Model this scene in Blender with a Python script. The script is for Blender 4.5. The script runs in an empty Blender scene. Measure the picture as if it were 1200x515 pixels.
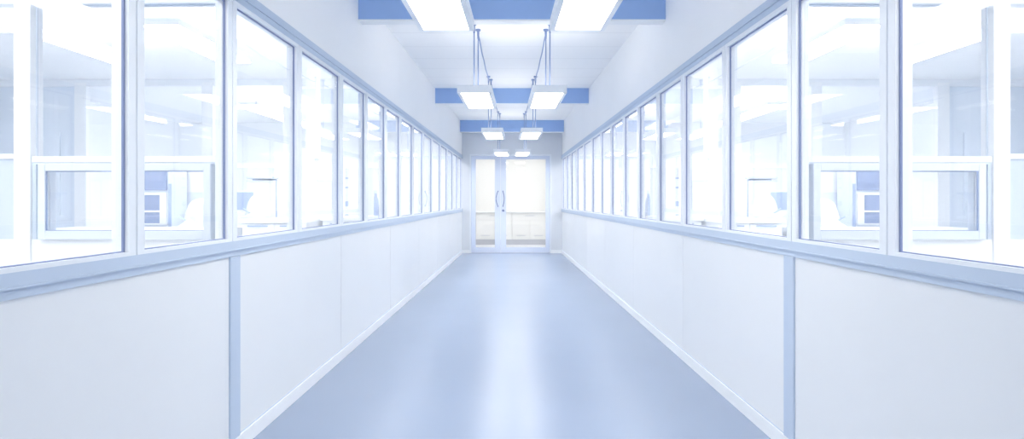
import bpy, bmesh, math
from mathutils import Vector, Matrix

# ------------------------------------------------------------------ measures
HC = 1.232            # eye height
F = 700.0             # focal length in pixels of a 1200 wide frame
W = 1.40              # half width of the corridor at the camera
ANG = math.atan(12.0 / F)   # each side wall leans in a little towards the far end
D = 13.9              # distance of the end wall
ZC = HC + 1.806       # ceiling
SA, CA = math.sin(ANG), math.cos(ANG)
col = bpy.context.scene.collection
sc = bpy.context.scene

# ------------------------------------------------------------------ materials
def mat(name, color, rough=0.5, metal=0.0, spec=0.5, noise=0.0, nscale=8.0, bump=0.0, coat=0.0):
    m = bpy.data.materials.new(name); m.use_nodes = True
    nt = m.node_tree; b = nt.nodes['Principled BSDF']
    b.inputs['Base Color'].default_value = (*color, 1)
    b.inputs['Roughness'].default_value = rough
    b.inputs['Metallic'].default_value = metal
    b.inputs['Specular IOR Level'].default_value = spec
    b.inputs['Coat Weight'].default_value = coat
    if noise or bump:
        tc = nt.nodes.new('ShaderNodeTexCoord')
        n = nt.nodes.new('ShaderNodeTexNoise'); n.inputs['Scale'].default_value = nscale
        n.inputs['Detail'].default_value = 4
        nt.links.new(tc.outputs['Object'], n.inputs['Vector'])
        if noise:
            r = nt.nodes.new('ShaderNodeValToRGB')
            r.color_ramp.elements[0].color = (*[c * (1 - noise) for c in color], 1)
            r.color_ramp.elements[1].color = (*[min(1, c * (1 + noise)) for c in color], 1)
            r.color_ramp.elements[0].position = .3; r.color_ramp.elements[1].position = .7
            nt.links.new(n.outputs['Fac'], r.inputs['Fac'])
            nt.links.new(r.outputs['Color'], b.inputs['Base Color'])
        if bump:
            bp = nt.nodes.new('ShaderNodeBump'); bp.inputs['Strength'].default_value = bump
            bp.inputs['Distance'].default_value = .01
            nt.links.new(n.outputs['Fac'], bp.inputs['Height'])
            nt.links.new(bp.outputs['Normal'], b.inputs['Normal'])
    return m

def emat(name, color, s):
    m = bpy.data.materials.new(name); m.use_nodes = True
    nt = m.node_tree; nt.nodes.clear()
    o = nt.nodes.new('ShaderNodeOutputMaterial'); e = nt.nodes.new('ShaderNodeEmission')
    e.inputs['Color'].default_value = (*color, 1); e.inputs['Strength'].default_value = s
    nt.links.new(e.outputs[0], o.inputs[0])
    return m

def glass(name, tint, f0=.04, rough=0.0):
    """thin window pane: straight-through with a Fresnel reflection that is the same from both sides"""
    m = bpy.data.materials.new(name); m.use_nodes = True
    nt = m.node_tree; nt.nodes.clear()
    o = nt.nodes.new('ShaderNodeOutputMaterial')
    t = nt.nodes.new('ShaderNodeBsdfTransparent'); t.inputs['Color'].default_value = (*tint, 1)
    g = nt.nodes.new('ShaderNodeBsdfGlossy'); g.inputs['Roughness'].default_value = rough
    g.inputs['Color'].default_value = (1, 1, 1, 1)
    ge = nt.nodes.new('ShaderNodeNewGeometry')
    d = nt.nodes.new('ShaderNodeVectorMath'); d.operation = 'DOT_PRODUCT'
    nt.links.new(ge.outputs['Incoming'], d.inputs[0]); nt.links.new(ge.outputs['Normal'], d.inputs[1])
    def op(k, a, b=None):
        n = nt.nodes.new('ShaderNodeMath'); n.operation = k
        for i, v in enumerate((a, b)):
            if v is None: continue
            if isinstance(v, (int, float)): n.inputs[i].default_value = v
            else: nt.links.new(v, n.inputs[i])
        return n.outputs[0]
    fac = op('ADD', op('MULTIPLY', op('POWER', op('SUBTRACT', 1.0, op('ABSOLUTE', d.outputs['Value'])), 5.0), 1 - f0), f0)
    x = nt.nodes.new('ShaderNodeMixShader')
    nt.links.new(fac, x.inputs[0]); nt.links.new(t.outputs[0], x.inputs[1]); nt.links.new(g.outputs[0], x.inputs[2])
    nt.links.new(x.outputs[0], o.inputs[0])
    return m

def ceiling_mat(name, color):
    """painted ceiling boards with faint joints across the corridor"""
    m = mat(name, color, .7)
    nt = m.node_tree; b = nt.nodes['Principled BSDF']
    tc = nt.nodes.new('ShaderNodeTexCoord'); sp = nt.nodes.new('ShaderNodeSeparateXYZ')
    nt.links.new(tc.outputs['Object'], sp.inputs[0])
    def op(k, a, bb=None):
        n = nt.nodes.new('ShaderNodeMath'); n.operation = k
        for i, v in enumerate((a, bb)):
            if v is None: continue
            if isinstance(v, (int, float)): n.inputs[i].default_value = v
            else: nt.links.new(v, n.inputs[i])
        return n.outputs[0]
    fy = op('FRACT', op('DIVIDE', op('ADD', sp.outputs['Y'], 60 * .58 - 6.48), .58))
    fac = op('LESS_THAN', fy, .02)
    mx = nt.nodes.new('ShaderNodeMix'); mx.data_type = 'RGBA'
    mx.inputs['A'].default_value = (*color, 1); mx.inputs['B'].default_value = (*[c * .86 for c in color], 1)
    nt.links.new(fac, mx.inputs['Factor']); nt.links.new(mx.outputs['Result'], b.inputs['Base Color'])
    return m

M = dict(
    panel=mat('wall_panel', (.80, .82, .84), .34, spec=.5, noise=.01, nscale=1.2),
    upper=mat('wall_paint', (.92, .925, .93), .5, noise=.01, nscale=1.2),
    frame=mat('aluminium_frame', (.82, .855, .90), .35),
    apron=mat('aluminium_sill', (.53, .62, .75), .4),
    seal=mat('rubber_seal', (.24, .29, .48), .5),
    base=mat('baseboard_paint', (.87, .89, .91), .4),
    ceil=ceiling_mat('ceiling_board', (.91, .915, .92)),
    floor=mat('vinyl_floor', (.305, .375, .51), .27, spec=.5, noise=.02, nscale=.8),
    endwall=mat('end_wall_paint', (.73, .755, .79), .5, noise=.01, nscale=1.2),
    beam=mat('beam_paint', (.305, .46, .77), .5, noise=.03, nscale=2),
    soffit=mat('pale_beam_soffit', (.86, .88, .90), .5),
    housing=mat('lamp_housing', (.84, .87, .90), .4),
    lamp=emat('lamp_diffuser', (1, .965, .895), 7.2),
    lampfar=emat('far_lamp_diffuser', (1, .965, .895), 8.2),
    upfar_added=emat('far_lamp_added_uplight', (1, .965, .895), 1.3),  # added upward glow of the far pendants
    uplight_added=emat('lamp_added_uplight', (1, .965, .895), 2.5),  # upward glow added to lift the ceiling and upper walls
    labl=emat('lab_lamp_diffuser', (1, .975, .94), 8.7),
    labup_added=emat('lab_lamp_added_uplight', (1, .975, .94), 6.0),  # upward glow added to lift the laboratory ceilings
    labn=emat('near_lab_lamp_diffuser', (1, .975, .94), 8.5),
    endl=emat('end_lamp_diffuser', (1, .985, .96), 3.1),
    wire=mat('steel_wire', (.26, .34, .56), .35, metal=.2),
    glass=glass('window_glass', (.99, .993, 1)),
    doorglass=glass('door_glass', (.99, .99, .985), .02),
    doorframe=mat('door_frame', (.66, .72, .85), .35),
    metal=mat('dark_metal', (.20, .25, .42), .3, metal=.4),
    white=mat('white_laminate', (.86, .88, .905), .4),
    warm=mat('warm_white_paint', (.90, .895, .88), .6),
    lab=mat('lab_wall', (.90, .92, .94), .6),
    labceil=mat('lab_ceiling', (.90, .92, .94), .7),
    labfloor=mat('lab_floor', (.80, .83, .88), .4),
    pale=mat('pale_blue_laminate', (.72, .785, .87), .4),
    bluep=mat('light_blue_laminate', (.60, .67, .76), .4),
    sashf=mat('sash_frame', (.70, .755, .83), .4),
    mid=mat('mid_blue_enamel', (.36, .45, .66), .4),
    dark=mat('dark_blue_screen', (.24, .31, .50), .3),
    cloth=mat('white_cloth', (.68, .73, .80), .8, noise=.02, nscale=10, bump=.2),
    grey=mat('grey_plinth', (.62, .63, .68), .5),
)

# ------------------------------------------------------------------ mesh tools
def T_side(s):
    """side frame: u outwards from the wall face, y along the wall, z up"""
    def f(u, y, z):
        return Vector((s * (W + u * CA - y * SA), y * CA + u * SA, z))
    return f
T0 = lambda x, y, z: Vector((x, y, z))

def box(bm, T, a0, a1, y0, y1, z0, z1, bev=0.0):
    vs = [bm.verts.new(T(a, y, z)) for a in (a0, a1) for y in (y0, y1) for z in (z0, z1)]
    fs = []
    for q in ((0,1,3,2), (4,6,7,5), (0,4,5,1), (2,3,7,6), (0,2,6,4), (1,5,7,3)):
        fs.append(bm.faces.new([vs[i] for i in q]))
    if bev:
        es = list({e for f in fs for e in f.edges})
        bmesh.ops.bevel(bm, geom=es, offset=bev, segments=2, affect='EDGES', profile=.6)

def cyl(bm, p0, p1, r, n=10, r1=None):
    p0, p1 = Vector(p0), Vector(p1); d = (p1 - p0); L = d.length
    mt = Matrix.Translation((p0 + p1) / 2) @ d.to_track_quat('Z', 'Y').to_matrix().to_4x4()
    bmesh.ops.create_cone(bm, cap_ends=True, segments=n, radius1=r, radius2=r if r1 is None else r1, depth=L, matrix=mt)

def tube(bm, pts, r, n=8):
    pts = [Vector(p) for p in pts]; rings = []
    for i, p in enumerate(pts):
        t = (pts[min(i + 1, len(pts) - 1)] - pts[max(i - 1, 0)]).normalized()
        q = t.to_track_quat('Z', 'Y')
        rings.append([bm.verts.new(p + q @ Vector((math.cos(k * 2 * math.pi / n) * r, math.sin(k * 2 * math.pi / n) * r, 0))) for k in range(n)])
    for a, b in zip(rings, rings[1:]):
        for k in range(n):
            bm.faces.new((a[k], a[(k + 1) % n], b[(k + 1) % n], b[k]))
    bm.faces.new(rings[0][::-1]); bm.faces.new(rings[-1])

def obj(name, bm, m, parent=None, smooth=False, label=None):
    bmesh.ops.recalc_face_normals(bm, faces=bm.faces)
    if parent is not None:
        off = parent.matrix_basis.translation
        p = parent.parent
        while p is not None: off = off + p.matrix_basis.translation; p = p.parent
        bmesh.ops.translate(bm, vec=-off, verts=bm.verts)
        loc = Vector((0, 0, 0))
    else:
        mn = Vector([min(v.co[i] for v in bm.verts) for i in range(3)]); mx = Vector([max(v.co[i] for v in bm.verts) for i in range(3)])
        loc = Vector(((mn.x + mx.x) / 2, (mn.y + mx.y) / 2, mn.z))
        bmesh.ops.translate(bm, vec=-loc, verts=bm.verts)
    me = bpy.data.meshes.new(name); bm.to_mesh(me); bm.free()
    me.materials.append(m)
    if smooth: me.polygons.foreach_set('use_smooth', [True] * len(me.polygons))
    o = bpy.data.objects.new(name, me); col.objects.link(o); o.location = loc
    if parent is not None: o.parent = parent
    if label: o['label'] = label
    return o

def tag(o, label, cat, kind=None, group=None):
    o['label'] = label; o['category'] = cat
    if kind: o['kind'] = kind
    if group: o['group'] = group
    return o

def root(name, loc, label, cat, kind=None, group=None):
    o = bpy.data.objects.new(name, None); col.objects.link(o); o.location = loc
    o.empty_display_size = .1
    return tag(o, label, cat, kind, group)

def B(*boxes, T=T0, bev=0.0):
    bm = bmesh.new()
    for b in boxes: box(bm, T, *b, bev=bev)
    return bm

SIDE = {-1: 'left', 1: 'right'}
ORD = ['first', 'second', 'third', 'fourth', 'fifth', 'sixth', 'seventh', 'eighth', 'ninth', 'tenth', 'eleventh', 'twelfth', 'thirteenth', 'fourteenth', 'fifteenth']

# ------------------------------------------------------------------ corridor shell
tag(obj('floor', B((-1.6, 1.6, -2.5, D + .1, -.08, 0)), M['floor']), 'glossy blue vinyl floor of the corridor', 'floor', 'structure')
tag(obj('ceiling', B((-1.55, 1.55, -2.5, D + .1, ZC, ZC + .1)), M['ceil']), 'pale ceiling of the corridor between the beams', 'ceiling', 'structure')

FAR = [2.108, 2.820, 3.677, 4.547, 5.283, 6.05, 6.78, 7.57, 8.35, 9.20, 10.14, 11.05, 11.95, 12.80, 13.68]
NEAR = [1.36] + [y + .088 for y in FAR[:-1]]
ZG0, ZG1 = HC - .183, HC + .945       # glass
ZL, ZU = HC - .262, HC + 1.045        # apron and header limits
wn = 0
for s in (-1, 1):
    T = T_side(s); S = SIDE[s]
    seams = [-2.5, 1.13, 2.90, 4.62, 6.35, 8.10, 9.85, 11.6, 13.92]
    bm = bmesh.new()
    for a, b in zip(seams, seams[1:]):
        box(bm, T, 0, .012, a + .003, b - .003, 0, ZL + .02)
    box(bm, T, .012, .06, -2.5, 13.92, 0, ZL + .02)
    box(bm, T, 0, .06, -2.5, 1.30, ZL + .02, ZU - .03)
    wl = tag(obj('wall_' + S, bm, M['panel']), f'pale blue panelled wall along the {S} of the corridor', 'wall', 'structure')
    obj('upper_wall', B((0, .06, -2.5, 13.92, ZU - .03, ZC), T=T), M['upper'], wl)
    tag(obj('baseboard_' + S, B((-.012, 0, -2.5, 13.9, 0, .075), T=T, bev=.002), M['base']), f'white baseboard along the {S} corridor wall', 'baseboard', 'structure')
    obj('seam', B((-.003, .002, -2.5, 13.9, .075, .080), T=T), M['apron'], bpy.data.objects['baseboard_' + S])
    # sill apron in two steps with a rounded ridge
    bm = B((-.014, .06, -2.5, 13.9, HC - .238, HC - .197), (-.020, 0, -2.5, 13.9, HC - .243, HC - .236), (-.010, .012, -2.5, 13.9, ZL - .008, HC - .243), T=T)
    tag(obj('trim_%d' % (1 if s < 0 else 2), bm, M['apron']), f'blue grey sill rail under the {S} windows', 'trim', 'structure')
    bm = B((-.014, .06, -2.5, 13.9, HC + .968, HC + 1.000), (-.020, 0, -2.5, 13.9, HC + 1.0, HC + 1.006), (-.010, .012, -2.5, 13.9, HC + 1.006, HC + 1.05), T=T)
    tag(obj('trim_%d' % (3 if s < 0 else 4), bm, M['apron']), f'blue grey head rail above the {S} windows', 'trim', 'structure')
    bm = B((-.010, .002, 2.85, 2.948, .07, ZL - .009), T=T, bev=.003)
    tag(obj('trim_%d' % (5 if s < 0 else 6), bm, M['apron']), f'vertical blue joint cover on the lower {S} wall', 'trim', 'structure')
    # windows
    for i, (y0, y1) in enumerate(zip(NEAR, FAR)):
        wn += 1
        r = root('window_%d' % wn, T(.02, (y0 + y1) / 2, ZG0 - .02), f'{ORD[i]} tall fixed pane from the camera in the {S} wall', 'window', 'structure')
        a, b = y0 - .040, y1 + .040
        z0, z1 = ZG0 - .014, ZG1 + .023
        fr = [(-.012, .05, a, y0, z0, z1), (-.012, .05, y1, b, z0, z1), (-.012, .05, y0, y1, z0, ZG0), (-.012, .05, y0, y1, ZG1, z1)]
        # the joint between two neighbouring frames
        fr.append((-.006, .045, b, b + .008, z0, z1))
        obj('frame', B(*fr, T=T), M['frame'], r)
        g = .010
        sl = .007
        obj('seal', B((g - .008, g, y0, y0 + sl, ZG0, ZG1), (g - .008, g, y1 - sl, y1, ZG0, ZG1), (g - .008, g, y0, y1, ZG0, ZG0 + .004), (g - .008, g, y0, y1, ZG1 - .006, ZG1), T=T), M['seal'], r)
        obj('glass', B((g, g + .006, y0, y1, ZG0, ZG1), T=T), M['glass'], r)

# ------------------------------------------------------------------ ceiling beams
def beam(y, drop, which):
    hw = W - y * math.tan(ANG) + .005
    o = tag(obj('ceiling_beam', B((-hw, hw, y, y + .12, ZC - drop + .012, ZC + .02)), M['beam']), which, 'beam', 'structure', 'blue ceiling beams')
    obj('soffit_strip', B((-hw, hw, y + .002, y + .12, ZC - drop, ZC - drop + .012)), M['soffit'], o, label='pale underside of the beam')  # separate strip, paler than the beam face
beam(5.10, .270, 'blue ceiling beam nearest the camera, behind the closest lights')
beam(9.61, .255, 'blue ceiling beam midway along the corridor')
beam(13.45, .272, 'blue ceiling beam over the glazed doors at the end')

# ------------------------------------------------------------------ pendant lights
def lamp(s, y0, y1, H, mounts, which):
    """mounts: distances of the two hanging wires"""
    T0s = T_side(s)
    T = lambda L, y, z: T0s(L - W, y, z)       # L = distance from the lane axis
    L0, L1 = .285 * H, .605 * H
    zb, zt = HC + H, HC + H + .070
    r = root('pendant_light', T((L0 + L1) / 2, (y0 + y1) / 2, zt), which, 'light', None, 'pendant lights in two rows')
    w = .028; t = .006
    bm = B((L0, L0 + w, y0, y1, zb, zt), (L1 - w, L1, y0, y1, zb, zt), (L0 + w, L1 - w, y0, y0 + w, zb, zt), (L0 + w, L1 - w, y1 - w, y1, zb, zt), (L0 + w, L1 - w, y0 + w, y1 - w, zt - t, zt - .002), T=T)
    obj('added_uplight', B((L0 + w, L1 - w, y0 + w, y1 - w, zt - .002, zt), T=T), M['upfar_added' if y0 > 8 else 'uplight_added'], r)  # glowing top plate added to brighten the ceiling
    obj('housing', bm, M['housing'], r)
    obj('diffuser', B((L0 + w, L1 - w, y0 + w, y1 - w, zb + .006, zb + .014), T=T), M['lampfar' if y0 > 8 else 'lamp'], r)
    for k, ym in enumerate(mounts):
        Lm = .490 if k == 0 else .465
        bm = bmesh.new(); cyl(bm, T(Lm, ym, zt), T(Lm, ym, ZC - .02), .0062, 8)
        wr = obj('hanging_wire', bm, M['wire'], r, True)
        bm = bmesh.new()
        cyl(bm, T(Lm, ym, ZC), T(Lm, ym, ZC - .018), .026, 12)
        cyl(bm, T(Lm, ym, ZC - .018), T(Lm, ym, ZC - .10), .013, 10, .009)
        obj('ceiling_hook', bm, M['wire'], wr)
    return r

PAIRS = [(2.45, 3.55, 1.0, (2.9, 3.1), 'closest to the camera'), (5.556, 6.542, 1.0, (6.1, 6.32), 'second from the camera'),
         (8.60, 9.60, .975, (8.70, 8.92), 'third from the camera'), (12.0, 12.95, .96, (12.15, 12.4), 'in front of the doors')]
for s in (-1, 1):
    for (y0, y1, H, mt, wh) in PAIRS:
        lamp(s, y0, y1, H, mt, f'white rectangular pendant light {wh}, {SIDE[s]} row')
    T0s = T_side(s); T = lambda L, y, z: T0s(L - W, y, z)
    names = ['from the closest light to the second', 'from the second light to the third', 'from the third light to the last']
    for k in range(3):
        ya, yb = PAIRS[k][3][1], PAIRS[k + 1][3][0]
        pts = []
        for j in range(13):
            q = j / 12
            pts.append(T(.46 + .02 * q, ya + (yb - ya) * q, ZC - .075 - .03 * math.sin(q * math.pi) + .01 * math.sin(q * 19)))
        bm = bmesh.new(); tube(bm, pts, .0075, 8)
        tag(obj('power_cable', bm, M['wire'], None, True), f'blue cable under the ceiling {names[k]}, {SIDE[s]} row', 'cable', None, 'cables between the pendant lights')

# ------------------------------------------------------------------ end wall and glazed doors
K = D / F
def px(x): return (x - 600) * K
def pz(y): return HC + (235 - y) * K
xl, xr = px(550.5), px(646)
ZT = pz(181)
XM = px(586.5)
hw = W - D * math.tan(ANG) + .08
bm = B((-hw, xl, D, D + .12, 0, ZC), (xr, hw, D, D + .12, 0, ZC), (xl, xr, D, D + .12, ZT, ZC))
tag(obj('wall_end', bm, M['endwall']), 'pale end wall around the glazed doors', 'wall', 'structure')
tag(obj('trim_7', B((xl, xl + .03, D - .012, D + .1, 0, ZT), (xr - .03, xr, D - .012, D + .1, 0, ZT), (xl + .03, xr - .03, D - .012, D + .1, ZT - .03, ZT)), M['frame']), 'slim pale frame around the glazed doors', 'trim', 'structure')
tag(obj('baseboard_end', B((-hw + .08, xl, D - .012, D, 0, .075), (xr, hw - .08, D - .012, D, 0, .075)), M['base']), 'short white baseboards beside the doors', 'baseboard', 'structure')
def leaf(n, x0, x1, g0, g1, label, hx, bulge, lock):
    zt = ZT - .036; zb = .008
    gz0, gz1 = pz(290.2), pz(186.8)
    r = root('door_%d' % n, ((x0 + x1) / 2, D + .02, 0), label, 'door', 'structure')
    y0, y1 = D + .004, D + .05
    obj('frame', B((x0, g0, y0, y1, zb, zt), (g1, x1, y0, y1, zb, zt), (g0, g1, y0, y1, zb, gz0), (g0, g1, y0, y1, gz1, zt)), M['doorframe'], r)
    obj('glass', B((g0, g1, D + .024, D + .032, gz0, gz1)), M['doorglass'], r)
    bm = bmesh.new(); pts = []
    for j in range(15):
        q = j / 14
        pts.append((hx + bulge * math.sin(q * math.pi), y0 - .045, pz(242) + (pz(224.3) - pz(242)) * q))
    tube(bm, pts, .009, 10)
    for q in (pts[0], pts[-1]):
        cyl(bm, (q[0], y0 + .004, q[2]), (q[0], y0 - .045, q[2]), .013, 10)
    obj('handle', bm, M['metal'], r, True)
    if lock:
        bm = bmesh.new()
        cyl(bm, (hx + .005, y0 + .002, pz(247)), (hx + .005, y0 - .025, pz(247)), .028, 16)
        box(bm, T0, hx + .005, hx + .04, y0 - .022, y0 - .012, pz(247) - .022, pz(247) - .010)
        obj('lock', bm, M['metal'], r)
leaf(1, xl + .034, XM - .003, px(557.4), px(579.9), 'narrow glazed door leaf on the left at the corridor end', px(583.6), -.045, False)
leaf(2, XM + .003, xr - .034, px(593), px(639.5), 'wide glazed door leaf with lock at the corridor end', px(589.4), .03, True)

# room behind the doors
YB = 17.4
tag(obj('floor_end', B((-3, 3, D + .1, YB + .1, -.08, 0)), M['labfloor']), 'pale floor of the room behind the doors', 'floor', 'structure')
tag(obj('wall_back', B((-3, 3, YB, YB + .1, 0, ZC)), M['warm']), 'warm white back wall seen through the glazed doors', 'wall', 'structure')
tag(obj('ceiling_end', B((-3, 3, D + .12, YB + .1, ZC, ZC + .1)), M['warm']), 'white ceiling of the room behind the doors', 'ceiling', 'structure')
tag(obj('wall_end_left', B((-3.1, -3, D + .12, YB + .1, 0, ZC)), M['warm']), 'white side wall left of the room behind the doors', 'wall', 'structure')
tag(obj('wall_end_right', B((3, 3.1, D + .12, YB + .1, 0, ZC)), M['warm']), 'white side wall right of the room behind the doors', 'wall', 'structure')
tag(obj('worktop', B((-2.0, 2.0, 16.46, YB, .885, .915), bev=.004), M['white']), 'long white worktop seen through the glazed doors', 'worktop')
for k, x0 in enumerate((-1.98, -.99, 0, .99)):
    where = ['behind the narrow door leaf, at its far left', 'seen mostly through the narrow door leaf', 'behind the wide door leaf', 'at the far right behind the wide door leaf'][k]
    r = root('drawer_cabinet', (x0 + .49, 16.9, 0), f'white base cabinet under the worktop {where}', 'cabinet', None, 'cabinets behind the doors')
    obj('body', B((x0 + .001, x0 + .989, 16.52, YB - .01, .15, .885)), M['warm'], r)
    obj('plinth', B((x0 + .001, x0 + .989, 16.56, YB - .01, 0, .15)), M['grey'], r)
    d = obj('drawer', B((x0 + .01, x0 + .98, 16.50, 16.52, .69, .875), bev=.003), M['warm'], r)
    obj('handle', B((x0 + .36, x0 + .62, 16.475, 16.50, .80, .815)), M['grey'], d)
    for q in (0, 1):
        xa = x0 + .01 + q * .487
        dd = obj('door', B((xa, xa + .482, 16.50, 16.52, .16, .68), bev=.003), M['warm'], r)
        obj('handle', B((xa + .12, xa + .36, 16.475, 16.50, .255, .27)), M['grey'], dd)
for k, (x0, y0) in enumerate(((-1.3, 14.6), (.3, 14.6))):
    r = root('ceiling_light', (x0 + .5, y0 + .8, ZC - .05), f'white ceiling light in the room behind the doors, {["left", "right"][k]} of two', 'light', None, 'lights behind the doors')
    obj('housing', B((x0, x0 + 1.0, y0, y0 + 1.6, ZC - .05, ZC - .002)), M['housing'], r)
    obj('diffuser', B((x0 + .04, x0 + .96, y0 + .04, y0 + 1.56, ZC - .056, ZC - .048)), M['endl'], r)

# ------------------------------------------------------------------ laboratories behind the side windows
UO = 6.6; YE = 13.9; YS = -1.5
YP1, YP2 = 2.85, 8.84
for s in (-1, 1):
    T = T_side(s); S = SIDE[s]
    def U(x, d): return (612 - x) / F * d - W
    def Z(y, d): return HC + (235 - y) / F * d
    tag(obj('floor_' + S, B((.06, UO, YS, YE, -.08, 0), T=T), M['labfloor']), f'pale floor of the laboratory on the {S}', 'floor', 'structure')
    tag(obj('ceiling_' + S, B((.06, UO, YS, YE, ZC, ZC + .1), T=T), M['labceil']), f'pale blue ceiling of the laboratory on the {S}', 'ceiling', 'structure')
    tag(obj('wall_outer_' + S, B((UO, UO + .1, YS, YE, 0, ZC), T=T), M['lab']), f'white outer wall of the laboratory on the {S}', 'wall', 'structure')
    tag(obj('wall_far_' + S, B((.06, UO, YE - .1, YE, 0, ZC), T=T), M['lab']), f'white far wall of the laboratory on the {S}', 'wall', 'structure')
    tag(obj('wall_near_' + S, B((.06, UO, YS - .1, YS, 0, ZC), T=T), M['lab']), f'white near wall of the laboratory on the {S}', 'wall', 'structure')

    # glazed cross partition close to the camera
    r = root('glazed_partition', T(1.5, YP1, 0), f'white glazed partition across the near laboratory on the {S}', 'partition', 'structure')
    y0, y1 = YP1, YP1 + .07
    ua, ub = U(34, YP1), U(14, YP1)
    zr0, zr1 = Z(190, YP1), Z(183, YP1)
    zs = Z(281, YP1)
    obj('head', B((.06, ub + .96, y0, y1, HC + .945, HC + 1.04), T=T), M['frame'], r)
    obj('post', B((ua, ub, y0 - .01, y1, 0, ZC), T=T, bev=.004), M['white'], r)
    obj('post', B((.06, U(256, YP1), y0, y1, 0, ZC), T=T, bev=.004), M['white'], r)
    u2 = ub + .96
    obj('post', B((u2, u2 + .08, y0 - .01, y1, 0, ZC), T=T, bev=.004), M['white'], r)
    uc = U(256, YP1)
    obj('rail', B((uc, ua, y0, y1, zr0, zr1), T=T), M['white'], r)
    obj('low_wall', B((uc, ua, y0, y1, 0, zs), T=T), M['white'], r)
    obj('panel', B((ub, u2, y0 + .01, y1 - .01, zs, Z(186, YP1)), T=T), M['bluep'], r)
    obj('low_wall', B((ub, u2, y0, y1, 0, zs), T=T), M['white'], r)
    obj('rail', B((ub, u2, y0, y1, Z(186, YP1), Z(180, YP1)), T=T), M['white'], r)
    obj('panel', B((u2 + .08, UO, y0, y1, 0, ZC), T=T), M['lab'], r)
    obj('glass', B((uc, ua, y0 + .03, y0 + .036, zr1, ZC), T=T), M['glass'], r)
    obj('glass', B((ub, u2, y0 + .03, y0 + .036, zr1, ZC), T=T), M['glass'], r)
    sl = .007
    obj('seal', B((ua - sl, ua, y0 + .024, y0 + .029, zr1, HC + .945), (uc, ua - sl, y0 + .02, y0 + .029, HC + .938, HC + .945), (uc, ua, y0 + .001, y0 + .02, zr0 - .010, zr0 - .001), (ua - .02, ua - .001, y0 + .001, y0 + .02, zs, zr0 - .010), T=T), M['bluep'], r)
    # sliding sash below the rail
    s0, s1 = U(249, YP1), U(45, YP1)
    sz0, sz1 = zs, Z(192, YP1)
    w = .035; wb = .042
    sa = obj('sash', B((s0, s0 + w, y0 - .02, y1 - .02, sz0, sz1), (s1 - w, s1, y0 - .02, y1 - .02, sz0, sz1), (s0 + w, s1 - w, y0 - .02, y1 - .02, sz0, sz0 + wb), (s0 + w, s1 - w, y0 - .02, y1 - .02, sz1 - w, sz1), T=T, bev=.003), M['sashf'], r)
    obj('pane', B((s0 + w, s1 - w, y0 + .005, y0 + .011, sz0 + wb, sz1 - w), T=T), M['glass'], sa)
    sl = .006
    obj('seal', B((s1 - w - sl, s1 - w, y0 - .015, y0 - .011, sz0 + wb, sz1 - w), (s0 + w, s1 - w, y0 - .015, y0 - .011, sz1 - w - .004, sz1 - w), (s0 + w, s1 - w, y0 - .015, y0 - .011, sz0 + wb, sz0 + wb + .003), T=T), M['dark'], sa)

    # glazed cross partition further back
    r = root('glazed_partition', T(3.0, YP2, 0), f'white glazed partition across the far laboratory on the {S}', 'partition', 'structure')
    y0, y1 = YP2, YP2 + .08
    posts = [(97, 83), (248, 235), (343, 331), (396, 388)]
    for a, b in posts:
        obj('post', B((U(a, YP2), U(b, YP2), y0 - .02, y1, 0, ZC - .05), T=T, bev=.004), M['white'], r)
    obj('head', B((.06, UO, y0 - .01, y1, ZC - .10, ZC), T=T), M['frame'], r)
    obj('low_wall', B((.06, UO, y0, y1, 0, .82), T=T), M['white'], r)
    obj('rail', B((.06, UO, y0 + .005, y1 - .005, HC + .48, HC + .55), T=T), M['white'], r)
    obj('panel', B((U(83, YP2), UO, y0 + .02, y1 - .02, .82, ZC - .1), T=T), M['pale'], r)
    dd = obj('door_panel', B((U(64, YP2), U(43, YP2), y0, y0 + .03, 1.0, Z(155, YP2)), T=T, bev=.005), M['pale'], r)
    obj('glass', B((.1, U(83, YP2), y0 + .04, y0 + .046, .82, ZC - .1), T=T), M['glass'], r)

    # lamps of the laboratories
    spots = [(2.95, 3.30, 5.1, 6.5, 'over the instrument bench'), (4.2, 4.5, 4.2, 6.6, 'beyond the one over the instrument bench'),
             (2.0, 2.35, 9.4, 10.8, 'behind the far glazed partition, nearer the corridor'), (4.2, 4.55, 9.4, 11.8, 'behind the far glazed partition, away from the corridor'),
             (1.95, 2.3, 6.9, 8.4, 'in front of the far glazed partition'), (4.0, 4.4, .4, 2.2, 'in front of the near glazed partition'), (2.1, 2.5, .2, 1.9, 'added out of view close to the corridor before the near glazed partition'), (2.0, 2.35, 11.6, 13.2, 'by the far laboratory wall')]  # light close to the corridor is an unseen addition brightening the near partition
    for (L0, L1, ya, yb, wh) in spots:
        a, b = L0 - W, L1 - W; zb = HC + 1.5
        r = root('laboratory_light', T((a + b) / 2, (ya + yb) / 2, zb), f'long white light {wh}, {S} laboratory', 'light', None, 'laboratory lights')
        obj('housing', B((a, b, ya, yb, zb + .01, zb + .07), T=T, bev=.004), M['housing'], r)
        obj('diffuser', B((a + .01, b - .01, ya + .01, yb - .01, zb, zb + .012), T=T), M['labl' if ya > YP1 else 'labn'], r)
        obj('added_uplight', B((a + .02, b - .02, ya + .02, yb - .02, zb + .068, zb + .074), T=T), M['labup_added' if ya > YP1 else 'uplight_added'], r)  # glowing top added to brighten the room above the light
        for q in (ya + .2, yb - .2):
            bm = bmesh.new(); cyl(bm, T((a + b) / 2, q, zb + .07), T((a + b) / 2, q, ZC), .008, 8)
            obj('hanging_rod', bm, M['frame'], r)

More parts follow.
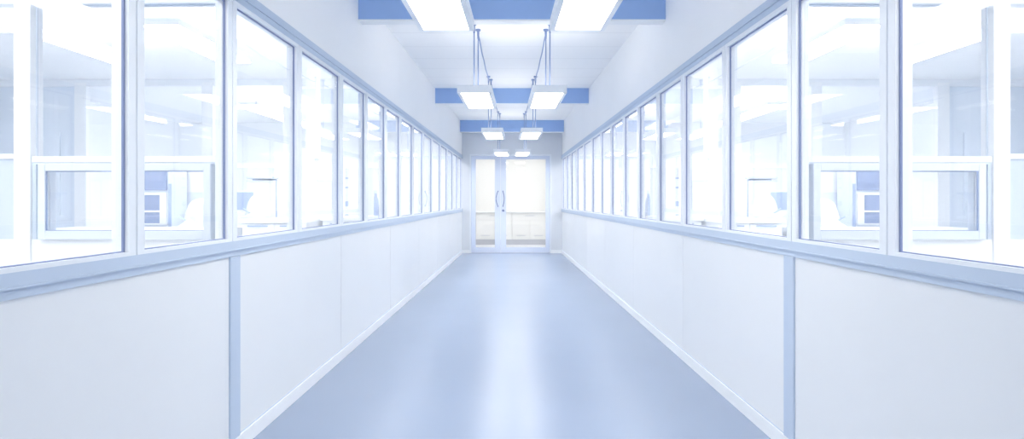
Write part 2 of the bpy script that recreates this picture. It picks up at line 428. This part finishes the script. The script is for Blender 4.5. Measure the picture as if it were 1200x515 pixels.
    # ---- furniture
    def bench(u0, u1, ya, yb, zt, label):
        r = root('laboratory_bench', T((u0 + u1) / 2, (ya + yb) / 2, 0), label, 'bench', None, None)
        obj('worktop', B((u0, u1, ya, yb, zt - .05, zt), T=T, bev=.006), M['white'], r)
        n = max(1, round((u1 - u0) / .5)); st = (u1 - u0 - .04) / n
        obj('body', B((u0 + .02, u1 - .02, ya + .05, yb, .1, zt - .05), T=T), M['white'], r)
        obj('plinth', B((u0 + .04, u1 - .04, ya + .1, yb, 0, .1), T=T), M['grey'], r)
        for k in range(n):
            a = u0 + .02 + k * st
            d = obj('drawer', B((a + .005, a + st - .005, ya + .03, ya + .05, zt - .22, zt - .06), T=T, bev=.002), M['white'], r)
            obj('handle', B((a + st * .2, a + st * .8, ya + .005, ya + .03, zt - .095, zt - .08), T=T), M['mid'], d)
            d = obj('door', B((a + .005, a + st - .005, ya + .03, ya + .05, .11, zt - .23), T=T, bev=.002), M['white'], r)
            obj('handle', B((a + st * .8, a + st * .86, ya + .005, ya + .03, zt - .45, zt - .28), T=T), M['mid'], d)
        return r
    bench(2.06, 4.2, 6.6, 7.45, .902, f'long white laboratory bench carrying the larger covered instrument, {S} side')
    bench(1.20, 2.03, 7.2, 7.95, 1.006, f'short higher white bench carrying the monitor, {S} side')
    bench(.60, 1.18, 7.6, 8.3, 1.02, f'small white bench nearest the corridor wall with dark handles, {S} side')

    def covered(uc, yc, z, w, h, label):
        """instrument under a rounded white dust cover, leaning to one side"""
        bm = bmesh.new()
        n, mrows = 28, 14
        prev = None
        for j in range(mrows + 1):
            q = j / mrows
            zz = z + h * math.sin(q * math.pi / 2)
            rr = math.cos(q * math.pi / 2) ** .62
            lean = .10 * w * q
            ring = []
            for k in range(n):
                a = 2 * math.pi * k / n
                fold = 1 + .035 * math.cos(7 * a + 1.3 * j / mrows) * (1 - q)
                ring.append(bm.verts.new(T(uc - lean + w / 2 * max(rr, .02) * fold * math.cos(a), yc + w * .42 * max(rr, .02) * fold * math.sin(a), zz)))
            if prev:
                for k in range(n):
                    bm.faces.new((prev[k], prev[(k + 1) % n], ring[(k + 1) % n], ring[k]))
            else: bm.faces.new(ring[::-1])
            prev = ring
        bm.faces.new(prev)
        r = root('covered_instrument', T(uc, yc, z), label, 'instrument', None, 'instruments under dust covers')
        obj('dust_cover', bm, M['cloth'], r, True)
        bm = bmesh.new(); pts = []
        for j in range(9):
            q = j / 8
            pts.append(T(uc + w * (.40 - .62 * q), yc - w * .46 - .01 * math.sin(q * 3), z + h * (.40 - .38 * q)))
        tube(bm, pts, .010, 8)
        obj('piping', bm, M['mid'], r, True)
        return r
    d = 7.14
    covered(U(232, d), d, .904, 37 / F * d, Z(233, d) - .902, f'white rounded dust cover over an instrument on the long bench, {S} side')
    d = 7.57
    covered(U(301, d), d, 1.008, 29 / F * d, Z(228, d) - 1.006, f'smaller rounded dust cover over an instrument beside the monitor, {S} side')
    def cloth(uc, yc, z, w, h, label):
        bm = bmesh.new(); n = 14
        g = [[None] * (n + 1) for _ in range(n + 1)]
        for i in range(n + 1):
            for j in range(n + 1):
                a, b = i / n * 2 - 1, j / n * 2 - 1
                hh = h * max(0, 1 - abs(a) ** 1.1) * (1 - .5 * b * b) + .004
                g[i][j] = bm.verts.new(T(uc + a * w / 2, yc + b * .10, z + hh))
        for i in range(n):
            for j in range(n):
                bm.faces.new((g[i][j], g[i + 1][j], g[i + 1][j + 1], g[i][j + 1]))
        ed = [e for e in bm.edges if e.is_boundary]
        ex = bmesh.ops.extrude_edge_only(bm, edges=ed)
        for v in ex['geom']:
            if isinstance(v, bmesh.types.BMVert): v.co.z = z
        tag(obj('cloth', bm, M['cloth']), label, 'cloth', None, 'folded cloths on the benches')
    cloth(U(220, 6.75), 6.74, .903, .30, .115, f'white peaked cloth on the long bench before the covered instrument, {S} side')
    cloth(U(296, 7.32), 7.305, 1.007, .27, .075, f'white peaked cloth on the short bench before the monitor, {S} side')

    # tall instrument cabinet with a dark door and a two-pane glazed door
    d = 7.65; ya, yb = d, d + .38
    u0, u1 = U(197, d), U(160, d)
    r = root('instrument_cabinet', T((u0 + u1) / 2, d + .27, 0), f'tall pale cabinet with dark blue upper door and glazed lower door, {S} laboratory', 'cabinet')
    zt = Z(197, d)
    obj('body', B((u0, u1, ya + .03, yb, 0, zt), T=T, bev=.004), M['pale'], r)
    ud = U(192, d)
    obj('upper_door', B((ud, u1 - .01, ya, ya + .03, Z(223, d), Z(200, d)), T=T, bev=.003), M['dark'], r)
    zz0, zm, zz1 = Z(264, d), Z(248, d), Z(226, d)
    g0, g1 = U(184, d), u1 - .02
    fr = obj('glazed_door', B((ud, g0, ya, ya + .03, zz0, zz1), (g1, u1 - .005, ya, ya + .03, zz0, zz1), (g0, g1, ya, ya + .03, zz1 - .03, zz1), (g0, g1, ya, ya + .03, zm - .012, zm + .012), (g0, g1, ya, ya + .03, zz0, zz0 + .02), T=T), M['white'], r)
    obj('pane', B((g0, g1, ya + .014, ya + .02, zz0 + .02, zm - .012), (g0, g1, ya + .014, ya + .02, zm + .012, zz1 - .03), T=T), M['dark'], fr)
    obj('side_strip', B((u0 + .002, ud - .02, ya + .01, ya + .03, .1, zt - .2), T=T), M['mid'], r)

    # white fume cupboard behind the covered instrument
    d = 8.08; u0, u1 = U(245, d), U(203, d)
    r = root('fume_cupboard', T((u0 + u1) / 2, d + .3, 0), f'white fume cupboard with pale sash behind the covered instrument, {S} laboratory', 'cupboard')
    obj('body', B((u0, u1, d + .03, d + .6, 0, Z(199, d)), T=T, bev=.004), M['white'], r)
    zs1, zs0 = Z(222, d), Z(262, d)
    obj('sash', B((u0 + .02, u0 + .07, d, d + .03, zs0, zs1), (u1 - .07, u1 - .02, d, d + .03, zs0, zs1), (u0 + .07, u1 - .07, d, d + .03, zs1 - .04, zs1), T=T), M['white'], r)
    obj('sash_pane', B((u0 + .07, u1 - .07, d + .01, d + .02, zs0, zs1 - .04), T=T), M['pale'], r)

    # monitor on the short bench
    d = 7.80; u0, u1 = U(297, d), U(272, d)
    r = root('monitor', T((u0 + u1) / 2, d, 1.006), f'blue screened monitor on the short higher bench, {S} laboratory', 'monitor')
    zb, zt = 1.09, Z(224, d)
    obj('casing', B((u0, u1, d, d + .04, zb, zt), T=T, bev=.004), M['white'], r)
    obj('screen', B((u0 + .015, u1 - .015, d - .004, d, zb + .015, zt - .015), T=T), M['mid'], r)
    um = (u0 + u1) / 2
    obj('stand', B((um - .03, um + .03, d + .02, d + .05, 1.02, zb + .08), T=T), M['white'], r)
    obj('base', B((um - .1, um + .1, d - .06, d + .1, 1.006, 1.02), T=T, bev=.003), M['white'], r)

    # wall shelf on the far partition
    d = 8.62
    r = root('shelf', T(U(303, d), d + .1, Z(212, d)), f'pale blue shelf unit on the far partition above the monitor, {S} laboratory', 'shelf')
    u0, u1 = U(318, d), U(287, d)
    obj('board', B((u0, u1, d, YP2, Z(209.4, d), Z(207.2, d)), (u0, u1, d, YP2, Z(213, d), Z(211.4, d)), T=T), M['pale'], r)
    obj('back_board', B((u0, u1, YP2 - .02, YP2, Z(213, d), Z(207.2, d)), T=T), M['mid'], r)

    # tall white locker beside the short bench
    d = 8.25; u0, u1 = U(341, d), U(322, d)
    r = root('tall_locker', T((u0 + u1) / 2, d + .2, 0), f'tall narrow white locker with a dark door edge by the far partition, {S} laboratory', 'locker')
    obj('body', B((u0, u1, d + .02, d + .5, 0, Z(210, d)), T=T, bev=.003), M['white'], r)
    obj('door', B((u0 + .01, u1 - .015, d, d + .02, .1, Z(212, d)), T=T, bev=.003), M['white'], r)
    obj('door_edge', B((u1 - .014, u1 - .001, d - .004, d + .02, .1, Z(211, d)), T=T), M['mid'], r)

    # wall cabinet seen through the fourth window
    d = 8.45; u0, u1 = U(393, d), U(370, d)
    r = root('wall_cabinet', T((u0 + u1) / 2, d + .2, Z(212, d)), f'small pale wall cabinet on the far partition near the corridor wall, {S} laboratory', 'cabinet')
    obj('body', B((u0, u1, d + .02, YP2 - .02, Z(212.5, d), Z(201.5, d)), T=T, bev=.003), M['pale'], r)
    for q in (0, 1):
        a = u0 + (u1 - u0) / 2 * q
        obj('door', B((a + .004, a + (u1 - u0) / 2 - .004, d, d + .02, Z(211, d), Z(203, d)), T=T, bev=.002), M['white'], r)

    # narrow cupboard with four dark latches behind the fifth window
    d = 8.9; u0, u1 = U(427, d), U(402, d)
    r = root('latched_cupboard', T((u0 + u1) / 2, d + .3, 0), f'white cupboard with four dark latches beyond the far partition, {S} laboratory', 'cupboard')
    d = YP2 + .12
    obj('body', B((u0, u1, d + .02, d + .5, 0, 1.75), T=T, bev=.004), M['white'], r)
    obj('door', B((u0 + .01, u1 - .01, d, d + .02, .08, 1.73), T=T, bev=.003), M['white'], r)
    for yy, hh in ((209, 2), (220, 2), (239, 6), (254, 5)):
        obj('latch', B((u1 - .06, u1 - .012, d - .02, d, Z(yy + hh / 2, d), Z(yy - hh / 2, d)), T=T, bev=.002), M['mid'], r)

    # white air duct coming down from the laboratory ceiling
    d = 8.1; u0, u1 = U(370, d), U(358, d)
    r = root('air_duct', T((u0 + u1) / 2, d + .08, Z(186, d)), f'white square air duct hanging from the ceiling near the corridor wall, {S} laboratory', 'duct')
    obj('shaft', B((u0, u1, d, d + .16, Z(184, d), ZC - .001), T=T, bev=.003), M['white'], r)
    obj('flange', B((u0 - .015, u1 + .015, d - .015, d + .175, Z(186, d), Z(184, d)), T=T, bev=.003), M['pale'], r)

    # upright gas bottle further back
    d = 9.6; uc = U(440, d)
    r = root('gas_bottle', T(uc, d, 0), f'blue upright gas bottle beyond the far partition, {S} laboratory', 'bottle')
    bm = bmesh.new(); rr = .055
    prof = [(rr * .9, 0), (rr, .03), (rr, 1.15), (rr * .8, 1.24), (rr * .4, 1.30), (rr * .35, 1.34)]
    prev = None
    for pr, pzz in prof:
        ring = [bm.verts.new(T(uc, d, pzz) + Vector((pr * math.cos(k * math.pi / 10), pr * math.sin(k * math.pi / 10), 0))) for k in range(20)]
        if prev:
            for k in range(20): bm.faces.new((prev[k], prev[(k + 1) % 20], ring[(k + 1) % 20], ring[k]))
        else: bm.faces.new(ring[::-1])
        prev = ring
    bm.faces.new(prev)
    obj('body', bm, M['mid'], r, True)
    bm = bmesh.new(); cyl(bm, T(uc, d, 1.34), T(uc, d, 1.39), .03, 12)
    obj('valve', bm, M['pale'], r)

# ------------------------------------------------------------------ camera, sky, exposure
cam = bpy.data.cameras.new('camera'); co = bpy.data.objects.new('camera', cam); col.objects.link(co)
co.location = (0, 0, HC); co.rotation_euler = (math.pi / 2, 0, 0)
cam.sensor_width = 36; cam.sensor_fit = 'HORIZONTAL'; cam.lens = 36 * F / 1200
cam.shift_y = -(257.5 - 235) / 1200; cam.clip_start = .02
sc.camera = co
w = bpy.data.worlds.new('world'); sc.world = w; w.use_nodes = True
bg = w.node_tree.nodes['Background']
bg.inputs['Color'].default_value = (1, 1, 1, 1); bg.inputs['Strength'].default_value = 1.0
sc.view_settings.view_transform = 'Standard'; sc.view_settings.look = 'None'
sc.view_settings.gamma = 1; sc.view_settings.use_curve_mapping = False
sc.view_settings.exposure = 0.98
sc.cycles.max_bounces = 16; sc.cycles.transparent_max_bounces = 24
sc.cycles.diffuse_bounces = 8; sc.cycles.glossy_bounces = 6
sc.cycles.use_denoising = True
sc.cycles.sample_clamp_indirect = 6
